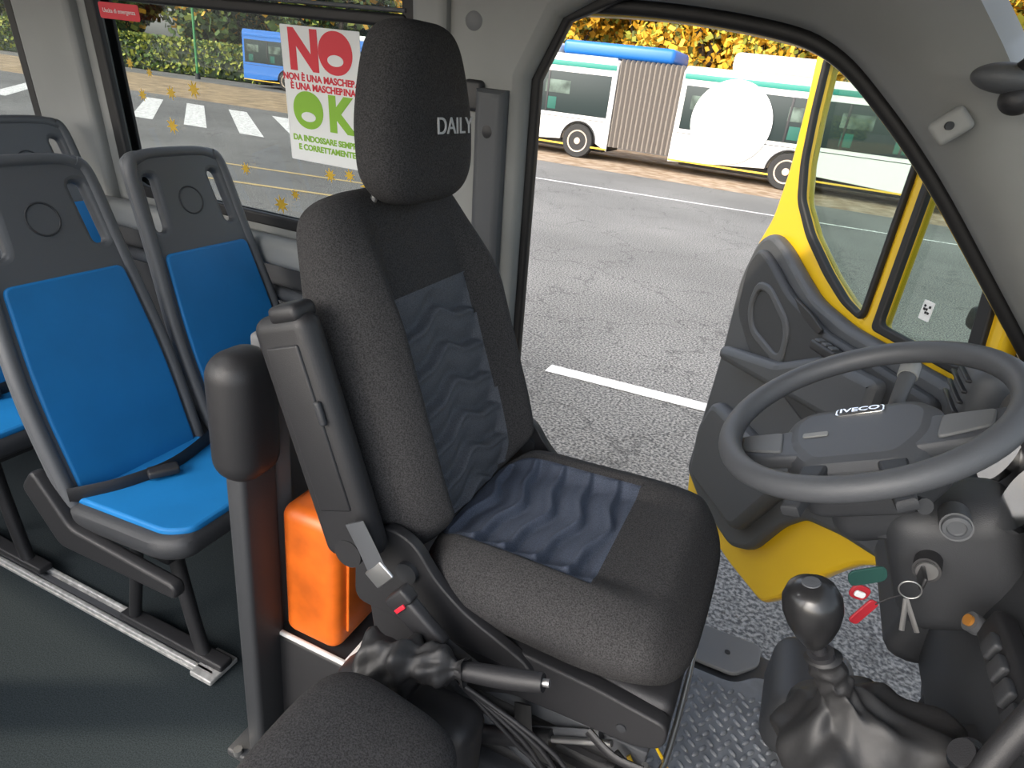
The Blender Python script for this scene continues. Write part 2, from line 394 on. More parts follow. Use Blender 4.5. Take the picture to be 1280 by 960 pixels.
for sg in (-1,1):
    cyl('headrest_post',(-.700,yc+sg*.062,1.16),(-.650,yc+sg*.062,1.29),.006,M_met,g,12)
    lathe('post_collar',[(0,0),(.014,0),(.014,.008),(.01,.012),(0,.012)],M_blk,g,Matrix.Translation((-.685,yc+sg*.062,1.222)))
pad('back_cover',.56,lambda t:.46*(1-.22*sst(.6,1,t)),.01,.03,0,frame(Vector((-.465,yb,.66))-nf*.105,up,(0,1,0),nf),[M_dk],g,rows=30,fc=20)
Ma=frame((-.530,.748,.69),up,(0,1,0),nf)
box('armrest_body',(.215,-.008,.002),(.42,.050,.115),M_blk,g,.024,M=Ma,seg=5)
box('armrest_inset',(.24,-.032,.004),(.28,.010,.065),M_blk,g,.004,M=Ma)
box('armrest_latch',(.27,-.037,.040),(.04,.010,.012),M_dk,g,.004,M=Ma)
box('armrest_tip',(.425,-.006,.018),(.03,.052,.060),M_blk,g,.012,M=Ma)
cyl('armrest_pivot',Ma@Vector((.02,-.035,0)),Ma@Vector((.02,.05,0)),.026,M_blk,g)
for yy in (yc-.245,yc+.27):
    flat('recliner_bracket',rnd([(-.56,.56),(-.20,.56),(-.22,.585),(-.34,.635),(-.40,.68),(-.44,.735),(-.50,.75),(-.56,.68)],.03),[],.022,.004,M_blk,WP(yy),g)
    cyl('recliner_knob',(-.45,yy-.02,.675),(-.45,yy+.02,.675),.020,M_dk,g)
flat('side_skirt_near',rnd([(-.52,.47),(-.30,.46),(-.24,.49),(-.02,.50),(.02,.52),(.02,.570),(-.10,.585),(-.45,.60),(-.54,.58)],.02),[],.03,.005,M_blk,WP(.790),g)
flat('side_skirt_far',rnd([(-.52,.43),(-.02,.46),(.02,.50),(.02,.570),(-.45,.59),(-.54,.58)],.03),[],.03,.005,M_blk,WP(1.255),g)
box('cushion_pan',(-.24,yc,.55),(.52,.44,.07),M_blk,g,.02)
box('seat_riser',(-.27,yc,.36),(.42,.34,.30),M_blk,g,.02)
box('seat_pedestal',(-.27,yc,.11),(.50,.42,.22),M_dk,g,.03)
box('slide_rail_near',(-.25,.84,.42),(.50,.03,.035),M_dgrey,g,.004)
box('slide_rail_far',(-.25,1.2,.42),(.50,.03,.035),M_dgrey,g,.004)
for yy in (.815,1.225):
    for a,b in (((-.45,.24),(-.08,.44)),((-.45,.44),(-.08,.24))):
        tube('suspension_link',[(a[0],yy,a[1]),(b[0],yy,b[1])],.016,M_dgrey,g,8,1,sq=.5)
    cyl('suspension_pivot',(-.265,yy-.014,.34),(-.265,yy+.014,.34),.018,M_met,g,16)
for i in range(5): tube('suspension_boot_fold',[(-.48,.86,.24+i*.04),(-.05,.86,.24+i*.04)],.016,M_rub,g,8,1)
for i in range(3): cyl('skirt_bolt',(-.35+i*.15,.772,.53),(-.35+i*.15,.777,.53),.008,M_dk,g,12)
tube('gas_damper',[(-.42,.80,.26),(-.16,.80,.40)],.017,M_blk,g,14,1)
tube('damper_rod',[(-.16,.80,.40),(-.06,.80,.455)],.006,M_met,g,10,1)
tube('adjust_lever',[(.0,.80,.44),(.03,.85,.40),(.03,1.15,.40),(0,1.2,.44)],.006,M_met,g)
tube('side_lever',[(-.10,.775,.49),(-.05,.762,.475),(.0,.760,.478)],.009,M_blk,g,10,4,sq=.6)
tube('hanging_strap',[(-.22,.785,.47),(-.20,.775,.40),(-.15,.78,.34),(-.10,.80,.30)],.016,M_rub,g,8,5,sq=.15)
tube('air_hose',[(-.45,.79,.44),(-.36,.775,.38),(-.26,.785,.42),(-.16,.775,.36),(-.05,.79,.38)],.006,M_blk,g,8,6)
tube('wire_loop',[(-.03,.82,.42),(.02,.80,.36),(.0,.82,.28),(-.04,.86,.24)],.004,M_yel,g)
tube('wire_loop_2',[(.01,.86,.42),(.04,.87,.36),(.02,.90,.28),(-.02,.92,.24)],.003,M_yel,g)
tube('wire_loop_black',[(-.05,.80,.44),(.03,.79,.38),(.02,.80,.30),(-.06,.82,.26)],.006,M_blk,g)
box('wire_connector',(.0,.86,.27),(.05,.03,.04),M_yel,g,.004)
box('belt_buckle',(-.385,.705,.640),(.095,.024,.045),M_blk,g,.008,(0,38,0))
box('belt_buckle_head',(-.425,.705,.675),(.030,.026,.050),M_blk,g,.006,(0,38,0))
box('belt_tongue',(-.465,.70,.708),(.034,.006,.046),M_met,g,.003,(0,38,0))
box('buckle_red_button',(-.418,.690,.667),(.007,.004,.024),M_red,g,.001,(0,38,0))
tube('buckle_stalk',[(-.35,.71,.615),(-.30,.73,.57),(-.27,.75,.54)],.014,M_blk,g,8,4,sq=.4)
tube('belt_strap',[(-.515,.70,.79),(-.49,.70,.75),(-.47,.70,.715)],.020,M_dgrey,g,8,4,sq=.12)

# ------------------------------------------------------------ handbrake
g=grp('handbrake_lever',(-.3,.66,.5))
tube('grip',[(-.30,.672,.618),(-.23,.676,.638),(-.165,.68,.660)],lambda t:.0135+.0025*math.sin(t*3.1),M_blk,g,16,6)
cyl('button',(-.166,.68,.660),(-.156,.681,.663),.006,M_met,g)
V=[];F=[];n=40;K=22
for i in range(K+1):
    t=i/K; c=Vector((-.44,.63,.580)).lerp(Vector((-.285,.673,.622)),t)+Vector((0,0,.012*math.sin(t*3.1)))
    R=(.056*(1-t)+.017*t+.005*math.sin(t*19)+.004*math.sin(t*33))*sst(-.25,.12,t)
    for k in range(n):
        a=2*math.pi*k/n; rr=R*(1+.14*math.sin(3*a+t*9)+.08*math.sin(7*a-t*13))
        V.append(c+Vector((-.25*rr*math.cos(a),rr*.85*math.sin(a),rr*math.cos(a))))
for i in range(K):
    for k in range(n): F.append((i*n+k,i*n+(k+1)%n,(i+1)*n+(k+1)%n,(i+1)*n+k))
F.append(tuple(range(n)))
add('gaiter',V,F,M_leather,g)
box('mount',(-.38,.665,.27),(.26,.09,.54),M_blk,g,.03)
for i in range(4): tube('cable',[(-.30,.69,.57),(-.22+.03*i,.70,.50),(-.18+.05*i,.71,.46-.03*i),(-.10+.04*i,.73,.40)],.004,M_blk,g,8,5)

# ------------------------------------------------------------ co-driver seat
g=grp('codriver_seat',(-.3,.44,.3))
Mp=frame((-.455,.445,.645),Vector((1,0,-.20)).normalized(),(0,1,0),Vector((.20,0,1)).normalized())
pad('cushion',.24,lambda t:.27,.050,.16,.0,Mp,[M_fab],g,rows=60,fc=50,pe=1.7,q=2.4)
box('base_box',(-.34,.44,.27),(.18,.20,.52),M_blk,g,.03)

# ------------------------------------------------------------ stanchion with padded head
g=grp('padded_partition_post',(-.8,.76,0))
box('post',(-.80,.775,.40),(.045,.090,.80),M_dk,g,.012)
box('foot_plate',(-.80,.775,.012),(.12,.14,.022),M_dk,g,.006)
cyl('foot_bolt',(-.83,.71,.02),(-.83,.71,.035),.01,M_met,g,8)
box('pad_head',(-.80,.767,.865),(.10,.120,.25),M_blk,g,.048,seg=8)
g=grp('partition_panel',(-.86,1.1,.5))
flat('panel',rnd([(.84,.0),(1.58,.0),(1.58,.80),(1.0,.80),(.84,.62)],.04),[],.02,.006,M_dgrey,frame((-.885,0,0),(0,1,0),(0,0,1),(1,0,0)),g)
box('panel_upright',(-.82,.855,.50),(.05,.05,.98),M_trim2,g,.012)
g=grp('rear_storage_step',(-.7,1.0,.1))
box('step_box',(-.70,1.10,.165),(.19,.60,.32),M_blk,g,.01)
box('step_edge_trim',(-.61,1.10,.328),(.012,.60,.010),M_white,g,.003)
box('step_edge_trim_side',(-.70,.805,.328),(.19,.010,.010),M_white,g,.003)
g=grp('orange_canister',(-.70,.90,.33))
box('canister_body',(-.705,.888,.495),(.14,.16,.325),M_org,g,.028,seg=5)
box('canister_rib',(-.632,.888,.485),(.008,.10,.22),M_org,g,.003)
cyl('canister_cap',(-.705,.93,.65),(-.705,.93,.675),.022,M_blk,g)

# ------------------------------------------------------------ steering wheel
g=grp('steering_wheel',(.18,1.05,1.03))
nz=Vector((-.50,-.10,.86)).normalized()
ny=Vector((.86,0,.50)); ny=(ny-nz*ny.dot(nz)).normalized(); nx=ny.cross(nz)
Mw=frame((.166,1.052,1.034),nx,ny,nz)
R=.200
tube('rim',[Mw@Vector((R*math.cos(t),R*math.sin(t),.015)) for t in [2*math.pi*i/72 for i in range(72)]],.0185,M_wheel,g,18,1,True)
Mr=Mw@Matrix.Translation((.004,-.014,-.042))@Matrix.Rotation(math.radians(82),4,'Z')
hp=((-.118,.050),(-.085,.090),(.085,.090),(.118,.050),(.112,-.03),(.070,-.098),(-.070,-.098),(-.112,-.03))
flat('airbag_cover',rnd(hp,.03,5),[],.066,.028,M_wheel,Mr,g)
flat('hub_skirt',rnd([(x*1.03,y*1.03) for x,y in hp],.03,5),[],.05,.012,M_dk,Mr@Matrix.Translation((0,0,-.035)),g)
flat('badge',rect(-.036,.046,.036,.066,.006),[],.004,.001,M_chr,Mr@Matrix.Translation((0,0,.034)),g)
flat('badge_inner',rect(-.033,.0485,.033,.0635,.005),[],.002,.0005,M_blk,Mr@Matrix.Translation((0,0,.036)),g)
text('badge_lettering','IVECO',.017,M_chr,Mr@Matrix.Translation((0,.056,.0375)),g,.0004,sx=1.2,bold=.0004)
flat('hub_plate',rect(-.078,-.010,-.040,.002,.004),[],.003,.001,M_trim,Mr@Matrix.Translation((0,0,.034)),g)
for sg in (-1,1):
    M2=Mr@Matrix.Translation((0,0,.018))
    flat('spoke',[(sg*.08,.03),(sg*.14,.022),(sg*.196,.030),(sg*.190,-.034),(sg*.14,-.052),(sg*.07,-.06)],[],.024,.008,M_wheel,M2,g)
    flat('spoke_accent',rnd([(sg*.112,.016),(sg*.178,.018),(sg*.172,-.026),(sg*.105,-.045)],.01),[],.008,.003,M_trim2,M2@Matrix.Translation((0,0,.012)),g)
    flat('lower_spoke',[(sg*.03,-.08),(sg*.07,-.08),(sg*.085,-.180),(sg*.060,-.188)],[],.02,.006,M_dk,M2,g)
box('shroud_upper',(0,-.01,-.125),(.13,.15,.13),M_dk,g,.04,M=Mw,seg=5)
cyl('column_neck',Mw@Vector((0,0,-.05)),Mw@Vector((0,0,-.17)),.055,M_dk,g,r2=.065)
box('shroud_lower',(.345,1.05,.86),(.18,.14,.22),M_dk,g,.045,(0,-25,0),seg=5)
tube('stalk_right',[Mw@Vector(p) for p in ((.05,.02,-.07),(.12,.03,-.06),(.17,.05,-.045))],lambda t:.007+.004*t,M_blk,g,12)
tube('stalk_left',[Mw@Vector(p) for p in ((-.05,.02,-.06),(-.12,.04,-.05),(-.185,.07,-.03))],lambda t:.008+.006*t,M_dgrey,g,12)
cyl('stalk_end',Mw@Vector((-.185,.07,-.03)),Mw@Vector((-.21,.08,-.022)),.016,M_trim,g)
cyl('lock_barrel',(.305,.99,.955),(.297,.935,.965),.020,M_dgrey,g)
lathe('lock_face',[(0,0),(.018,0),(.017,.004),(.012,.005),(.011,.002),(0,.002)],M_dgrey,g,frame((.297,.935,.965),(1,0,0),(0,0,1),(0,-1,0)))
cyl('ignition_barrel',(.30,.99,.875),(.29,.945,.88),.018,M_blk,g)
lathe('ignition_ring',[(.010,0),(.015,0),(.014,.003),(.010,.003)],M_met,g,frame((.29,.944,.88),(1,0,0),(0,0,1),(0,-1,0)))
g=grp('key_bunch',(.26,.92,.85))
box('key_blade_head',(.283,.925,.878),(.006,.035,.022),M_blk,g,.005)
tube('key_ring',[(.27+.014*math.cos(t),.905,.866+.014*math.sin(t)) for t in [2*math.pi*i/24 for i in range(24)]],.0010,M_met,g,8,1,True)
def tag(nm,c,sx,sz,m,r):
    o=rnd([(-sx,-sz),(sx,-sz),(sx,sz),(-sx,sz)],min(sx,sz)*.95,6)
    A=Matrix.Translation(c)@Matrix.Rotation(math.radians(20),4,'Z')@Matrix.Rotation(math.radians(r),4,'Y')@frame((0,0,0),(1,0,0),(0,0,1),(0,-1,0))
    flat(nm,o,[],.004,.0015,m,A,g)
M_tg=mat('tag_green',(.02,.065,.055),.6,spec=.2); M_tr=mat('tag_red',(.36,.02,.03),.5)
tag('tag_green',(.213,.895,.872),.026,.0135,M_tg,-22)
tag('tag_red',(.212,.895,.842),.014,.012,M_tr,15)
tag('tag_red_long',(.226,.895,.812),.008,.024,M_tr,25)
tag('tag_white_label',(.212,.890,.842),.008,.005,M_paper,15)
tube('tag_cord',[(.262,.905,.852),(.25,.90,.845),(.236,.896,.83)],.001,M_blk,g,6,4)
for i,(a,b) in enumerate((((.27,.905,.85),(.280,.90,.80)),((.27,.905,.85),(.298,.90,.805)))):
    tube('key_blade',[a,b],.0035,M_met,g,8,1,sq=.3)

# ------------------------------------------------------------ dashboard
g=grp('dashboard',(.65,.66,.6))
prof=rnd([(.40,.55),(.38,.78),(.42,.93),(.52,1.00),(.90,.98),(.92,.10),(.60,.10),(.50,.45)],.05)
flat('dash_body',prof,[],1.86,.02,M_dk,WP(.66),g)
flat('instrument_binnacle',rnd([(.40,.93),(.37,1.06),(.42,1.12),(.60,1.08),(.70,.98)],.03),[],.40,.02,M_blk,WP(1.06),g)
for yy in (1.13,.985):
    fr=frame((.377,yy,1.01),(0,-1,0),(.25,0,.97),(-.97,0,.25))
    lathe('gauge_face',[(0,0),(.044,0),(.046,.003),(0,.003)],M_paper,g,fr)
    lathe('gauge_ring',[(.045,0),(.052,0),(.052,.010),(.047,.010)],M_chr,g,fr)
    tube('gauge_needle',[fr@Vector((0,0,.006)),fr@Vector((-.025,.022,.006))],.0015,M_red,g,6,1)
box('knee_panel',(.40,1.32,.72),(.08,.36,.34),M_dk,g,.03,(0,8,0))
box('side_vent',(.40,1.45,1.0),(.08,.16,.12),M_dgrey,g,.03)
for i in range(4): box('vent_slat',(.357,1.45,.965+i*.022),(.01,.13,.006),M_blk,g,.002)
flat('gear_console',rnd([(.22,.66),(.42,.76),(.5,.8),(.5,.3),(.36,.25),(.26,.5)],.03),[],.22,.02,M_blk,WP(.74),g)
box('switch_strip',(.375,.80,.86),(.03,.20,.05),M_blk,g,.008,(0,10,0))
for yy in (.72,.76,.80,.84): box('rocker_switch',(.357,yy,.866),(.012,.028,.028),M_dk,g,.004,(0,10,0))
cyl('brass_socket',(.36,.905,.845),(.348,.903,.85),.014,M_dgrey,g)
cyl('amber_button',(.349,.903,.85),(.344,.902,.852),.008,mat('amber_plastic',(.28,.12,.02),.4),g)
cyl('chrome_knob_ring',(.345,.70,.80),(.325,.695,.815),.022,M_chr,g)
cyl('chrome_knob_core',(.326,.695,.814),(.318,.693,.82),.016,M_blk,g)
tube('console_edge',[(.34,.60,.70),(.33,.66,.78),(.36,.70,.90),(.40,.74,1.0)],.014,M_blk,g)
# gear lever
g=grp('gear_lever',(.22,.75,.75))
V=[];F=[];n=72;K=40
for i in range(K+1):
    t=i/K; c=Vector((.252,.757,.705)).lerp(Vector((.165,.735,.842)),t)
    R=(.094*(1-sst(0,.66,t))+.019)*(.84+.16*sst(0,.2,t))+.0018*math.sin(t*45)*sst(.5,.7,t)
    f=(1-t)**.7
    for k in range(n):
        a=2*math.pi*k/n
        rr=R*(1+(.10*math.sin(3*a+t*7)+.06*math.sin(5*a-t*12)+.04*math.sin(8*a+t*17)+.015*math.sin(17*a-t*12))*f)
        V.append(c+Vector((rr*math.cos(a),rr*math.sin(a),.45*rr*math.cos(a)+(.010*math.sin(4*a+t*11)+.006*math.sin(7*a-t*15))*f)))
for i in range(K):
    for k in range(n): F.append((i*n+k,i*n+(k+1)%n,(i+1)*n+(k+1)%n,(i+1)*n+k))
F.append(tuple(range(n)));F.append(tuple(range(K*n,K*n+n)))
add('gaiter',V,F,M_leather,g)
tube('shaft',[(.175,.738,.82),(.150,.733,.865),(.138,.73,.89)],.009,M_blk,g,12,3)
cyl('collar',(.168,.736,.832),(.160,.735,.848),.016,M_blk,g)
kd=Vector((-.30,-.06,.95)).normalized(); kx=Vector((1,0,.3)).normalized(); kx=(kx-kd*kx.dot(kd)).normalized(); ky=kd.cross(kx)
M_knob=mat('black_knob',(.015,.015,.016),.3,coat=.2)
kp=[(0,0),(.012,0),(.017,.008),(.024,.020),(.0305,.036),(.0345,.054),(.034,.070),(.028,.084),(.016,.092),(0,.094)]
lathe('knob',kp,M_knob,g,frame((.150,.733,.858),kx,ky,kd))
lathe('knob_inlay',[(0,0),(.011,0),(.010,.001),(0,.0015)],M_dgrey,g,frame(Vector((.150,.733,.858))+kd*.0932,kx,ky,kd))

# ------------------------------------------------------------ cab mat
g=grp('rubber_floor_mat',(.15,1.3,.01))
flat('mat_sheet',rnd([(-.04,.80),(.55,.80),(.55,1.56),(.22,1.56),(.16,1.50),(-.04,1.50)],.03),[],.012,.004,M_mat,Matrix.Translation((0,0,.008)),g)
flat('sill_plate',rnd([(-.02,1.53),(.16,1.53),(.22,1.60),(.22,1.68),(-.02,1.68)],.02),[],.014,.004,M_trim2,Matrix.Translation((0,0,.010)),g)
cyl('sill_screw',(.13,1.60,.016),(.13,1.60,.02),.008,M_blk,g,12)
flat('sill_plate_rear',rnd([(-.64,1.45),(-.04,1.45),(-.04,1.68),(-.64,1.68)],.02),[],.014,.004,M_dgrey,Matrix.Translation((0,0,.008)),g)
V=[];F=[]
for i in range(20):
    for j in range(28):
        x=-.02+i*.0275+(.0137 if j%2 else 0); y=.83+j*.0235
        a=math.radians(55 if (i+j)%2 else -35); b0=len(V)
        for (rr,h) in ((1,0),(.85,.004),(.5,.006)):
            for k in range(10):
                t=2*math.pi*k/10; lx=.0125*rr*math.cos(t); ly=.0058*rr*math.sin(t)
                V.append((x+lx*math.cos(a)-ly*math.sin(a),y+lx*math.sin(a)+ly*math.cos(a),.0135+h))
        for q in range(2):
            for k in range(10): F.append((b0+q*10+k,b0+q*10+(k+1)%10,b0+(q+1)*10+(k+1)%10,b0+(q+1)*10+k))
        F.append(tuple(b0+20+k for k in range(10)))
add('mat_oval_studs',V,F,M_mat,g)
box('floor_tunnel_cover',(.33,1.45,.10),(.20,.28,.20),M_dk,g,.06,seg=5)
g=grp('pedal_set',(.5,1.1,.2))
for i,y in enumerate((1.22,1.06,.92)):
    box(f'pedal_pad_{i+1}',(.43,y,.20),(.02,.06,.08),M_blk,g,.008,(0,-30,0)); tube(f'pedal_arm_{i+1}',[(.44,y,.22),(.46,y,.32),(.47,y,.44)],.01,M_dk,g)

# ------------------------------------------------------------ open driver's door
g=grp('door_1',(.5,1.66,.6))
e=Vector((-.568,.823,0)).normalized()
Md=frame((.50,1.68,0),e,(0,0,1),e.cross(Vector((0,0,1))))
def DT(w): return Md@Matrix.Translation((0,0,w))
skin=rnd([(.03,.40),(.10,.36),(.16,.31),(.23,.22),(.31,.10),(.38,-.02),(.46,-.12),(.70,-.14),(1.10,-.12),(1.135,.0),(1.10,.6),(1.105,.90),(1.075,1.00),(1.02,1.11),(1.002,1.28),(1.012,1.5),(1.025,1.63),(.995,1.70),(.62,1.68),(.50,1.625),(.33,1.475),(.05,1.18),(.02,1.05)],.035,4)
main=rnd([(.447,.945),(.53,.965),(.64,1.015),(.78,1.10),(.88,1.19),(.920,1.30),(.940,1.45),(.950,1.60),(.92,1.625),(.63,1.61),(.54,1.57),(.447,1.49)],.025,4)
quart=rnd([(.388,.94),(.388,1.43),(.10,1.15),(.07,.95)],.02,4)
flat('door_frame',skin,[main,quart],.05,.014,M_yel,DT(0),g)
flat('door_seal_main',rnd([(.440,.935),(.54,.955),(.65,1.005),(.79,1.09),(.89,1.185),(.93,1.30),(.95,1.45),(.96,1.61),(.92,1.635),(.63,1.62),(.53,1.58),(.440,1.495)],.03,4),[rnd([(.455,.955),(.53,.975),(.635,1.028),(.77,1.11),(.868,1.20),(.910,1.31),(.93,1.45),(.94,1.59),(.92,1.61),(.635,1.598),(.55,1.56),(.455,1.485)],.02,4)],.022,.006,M_rub,DT(-.028),g)
flat('door_seal_quarter',rnd([(.398,.93),(.398,1.455),(.08,1.15),(.05,.93)],.02,4),[rnd([(.372,.955),(.372,1.40),(.12,1.16),(.09,.955)],.02,4)],.022,.006,M_rub,DT(-.028),g)
flat('glass_main',main,[],.004,0,M_glt,DT(.0),g)
flat('glass_quarter',quart,[],.004,0,M_glt,DT(.0),g)
trim=rnd([(.03,.42),(.2,.38),(.36,.32),(.45,.22),(.55,.04),(.66,-.03),(.92,-.02),(1.08,.04),(1.045,.6),(1.05,.88),(1.0,1.03),(.93,1.075),(.84,1.05),(.74,1.0),(.62,.945),(.45,.92),(.03,.92)],.04,5)
flat('inner_trim',trim,[],.05,.02,M_dgrey,DT(-.048),g)
up2=rnd([(.05,.62),(.35,.58),(.55,.62),(.80,.66),(.97,.78),(.98,.95),(.93,1.025),(.85,1.00),(.70,.93),(.5,.885),(.05,.88)],.04,5)
flat('upper_trim_pad',up2,[],.035,.015,M_dk,DT(-.085),g)
flat('grab_pocket',rnd([(.62,.70),(.84,.74),(.90,.82),(.88,.92),(.80,.93),(.64,.85)],.05,5),[rnd([(.65,.735),(.83,.77),(.87,.83),(.855,.895),(.80,.90),(.665,.83)],.04,5)],.02,.008,M_dgrey,DT(-.100),g)
arm=rnd([(.20,.70),(.95,.60),(.96,.65),(.62,.73),(.42,.84),(.20,.86)],.03,5)
flat('armrest',arm,[],.06,.025,M_dgrey,DT(-.11),g)
flat('handle_recess',rnd([(.50,.87),(.60,.895),(.66,.935),(.56,.915),(.49,.89)],.01),[],.01,.003,M_blk,DT(-.105),g)
box('window_switches',(.42,.855,-.13),(.11,.03,.04),M_blk,g,.008,M=Md)
for i in range(3): box('switch_key',(.390+i*.03,.872,-.135),(.020,.008,.024),M_dgrey,g,.003,M=Md)
flat('map_pocket',rnd([(.28,.40),(.45,.34),(.60,.08),(.98,.08),(1.0,.30),(.94,.44),(.60,.44),(.28,.52)],.05,5),[],.07,.03,M_dgrey,DT(-.09),g)
flat('speaker_ring',[(.36+.075*math.cos(t),.60+.075*math.sin(t)) for t in [2*math.pi*i/32 for i in range(32)]],[],.02,.006,M_dk,DT(-.075),g)
flat('glass_label',rect(.255,1.005,.290,1.055,.003),[],.001,0,M_paper,DT(-.004),g)
for i in range(3):
    for j in range(3):
        if (i*2+j)%3!=1: flat('label_code',rect(.262+i*.008,1.022+j*.008,.268+i*.008,1.028+j*.008),[],.001,0,M_blk,DT(-.0052),g)
box('mirror_arm',(.14,1.05,.12),(.10,.06,.20),M_blk,g,.02,M=Md)
box('mirror_housing',(.17,1.10,.30),(.10,.34,.20),M_blk,g,.04,M=Md,seg=5)

# ------------------------------------------------------------ poster, stickers, stars
g=grp('mask_notice_poster',(-1.29,1.6,1.34))
def SW(x,z,off=.03):
    n=Vector((0,-1,-.1)).normalized()
    return frame((x,WY(z)-off+.04,z),(1,0,0),Vector((0,-.1,1)).normalized(),n)
A=SW(-1.285,1.338)
flat('sheet',rect(-.130,-.175,.130,.175,.004),[],.0012,0,M_paper,A,g)
def PT(s,size,m,y,x=0,b=0,sx=1): text('print_'+s.split()[0].lower().strip('!'),s,size,m,A@Matrix.Translation((x,y,.0012)),g,.0004,bold=b,sx=sx)
PT('N',.135,M_red,.112,-.055,.006); PT('O',.135,M_red,.112,.050,.006)
circ=lambda cx,cy,a,b:[(cx+a*math.cos(t),cy+b*math.sin(t)) for t in [2*math.pi*i/24 for i in range(24)]]
flat('mask_icon_red',circ(.050,.112,.034,.040),[],.001,0,M_red,A@Matrix.Translation((0,0,.001)),g)
flat('mask_icon_red_w',circ(.050,.100,.026,.014),[],.001,0,M_paper,A@Matrix.Translation((0,0,.0018)),g)
PT('NON È UNA MASCHERA!',.0235,M_red,.048,b=.0009); PT('È UNA MASCHERINA',.0235,M_red,.025,b=.0009)
PT('O',.125,M_grn,-.040,-.055,.006); PT('K',.125,M_grn,-.040,.055,.006)
flat('mask_icon_green',circ(-.055,-.040,.032,.038),[],.001,0,M_grn,A@Matrix.Translation((0,0,.001)),g)
flat('mask_icon_green_w',circ(-.055,-.052,.025,.013),[],.001,0,M_paper,A@Matrix.Translation((0,0,.0018)),g)
PT('DA INDOSSARE SEMPRE',.0220,M_grn,-.112,b=.0009); PT('E CORRETTAMENTE',.0220,M_grn,-.137,b=.0009)
g=grp('emergency_exit_sticker',(-2.05,1.6,1.6))
B=SW(-2.03,1.50)
flat('sticker',rect(-.085,-.022,.085,.022,.008),[],.001,0,M_red,B,g)
text('sticker_text','Uscita di emergenza',.017,M_paper,B@Matrix.Translation((0,0,.001)),g,.0003)
g=grp('emergency_exit_sticker',(-1.45,1.6,1.6))
B=SW(-1.42,1.60)
flat('sticker',rect(-.055,-.012,.055,.012,.004),[],.001,0,M_red,B,g)
g=grp('star_window_decals',(-1.6,1.6,1.1))
def star(x,z,r):
    pts=[]
    for k in range(16):
        a=math.pi*k/8+.2; rr=r if k%2==0 else r*.42
        pts.append((rr*math.cos(a),rr*math.sin(a)))
    flat('star',pts,[],.001,0,M_star,SW(x,z,.005),g)
for x,z,r in ((-2.06,1.36,.018),(-2.03,1.27,.020),(-1.98,1.34,.015),(-1.90,1.29,.022),(-1.92,1.19,.027),(-1.80,1.31,.027),(-1.63,1.10,.020),(-1.50,1.01,.030),(-1.44,1.05,.018),(-1.30,1.13,.022),(-1.23,1.14,.02),(-1.17,1.12,.026),(-1.10,1.10,.018),(-1.06,1.18,.018)): star(x,z,r)

# ------------------------------------------------------------ outside
GZ=-.60
mg=bpy.data.materials.new('asphalt'); mg.use_nodes=True; nt=mg.node_tree; b=nt.nodes['Principled BSDF']; b.inputs['Roughness'].default_value=.9
tc=nt.nodes.new('ShaderNodeTexCoord')
def nz_(scale,det=4):
    n=nt.nodes.new('ShaderNodeTexNoise'); n.inputs['Scale'].default_value=scale; n.inputs['Detail'].default_value=det; nt.links.new(tc.outputs['Object'],n.inputs['Vector']); return n
n1=nz_(55,8); n2=nz_(.35,7)
r1=nt.nodes.new('ShaderNodeValToRGB'); r1.color_ramp.elements[0].position=.40; r1.color_ramp.elements[1].position=.62
r1.color_ramp.elements[0].color=(.055,.055,.056,1); r1.color_ramp.elements[1].color=(.27,.265,.25,1)
r2=nt.nodes.new('ShaderNodeValToRGB'); r2.color_ramp.elements[0].position=.35; r2.color_ramp.elements[1].position=.7
r2.color_ramp.elements[0].color=(.66,.66,.66,1); r2.color_ramp.elements[1].color=(1,1,1,1)
vo=nt.nodes.new('ShaderNodeTexVoronoi'); vo.feature='DISTANCE_TO_EDGE'; vo.inputs['Scale'].default_value=.7
mx0=nt.nodes.new('ShaderNodeMixRGB'); mx0.blend_type='ADD'; mx0.inputs[0].default_value=.8
nt.links.new(tc.outputs['Object'],mx0.inputs[1]); nt.links.new(nz_(2.2,6).outputs['Color'],mx0.inputs[2]); nt.links.new(mx0.outputs[0],vo.inputs['Vector'])
r3=nt.nodes.new('ShaderNodeValToRGB'); r3.color_ramp.elements[0].position=0; r3.color_ramp.elements[1].position=.012
r3.color_ramp.elements[0].color=(.55,.55,.55,1); r3.color_ramp.elements[1].color=(1,1,1,1)
nt.links.new(n1.outputs['Fac'],r1.inputs['Fac']); nt.links.new(n2.outputs['Fac'],r2.inputs['Fac']); nt.links.new(vo.outputs['Distance'],r3.inputs['Fac'])
mx=nt.nodes.new('ShaderNodeMixRGB'); mx.blend_type='MULTIPLY'; mx.inputs[0].default_value=1
mx2=nt.nodes.new('ShaderNodeMixRGB'); mx2.blend_type='MULTIPLY'; mx2.inputs[0].default_value=1
nt.links.new(r1.outputs[0],mx.inputs[1]); nt.links.new(r2.outputs[0],mx.inputs[2]); nt.links.new(mx.outputs[0],mx2.inputs[1]); nt.links.new(r3.outputs[0],mx2.inputs[2]); nt.links.new(mx2.outputs[0],b.inputs['Base Color'])
bp=nt.nodes.new('ShaderNodeBump'); bp.inputs['Strength'].default_value=.6; bp.inputs['Distance'].default_value=.012
nt.links.new(n1.outputs['Fac'],bp.inputs['Height']); nt.links.new(bp.outputs['Normal'],b.inputs['Normal'])
g=grp('ground',(0,30,GZ))
add('asphalt_surface',[(-120,-40,GZ),(80,-40,GZ),(80,120,GZ),(-120,120,GZ)],[(0,1,2,3)],mg,g,smooth=False)
M_tan=mat('sunlit_tan_road',(.26,.19,.11),.9,noise=.3,nscale=1.5)  # tan stands for warm sunlight, put into the road colour
M_leafg=mat('shaded_leaf_litter',(.17,.11,.06),.95,c2=(.30,.235,.17),nscale=3)  # brown leaves, with shade beside the bus darkened into the colour
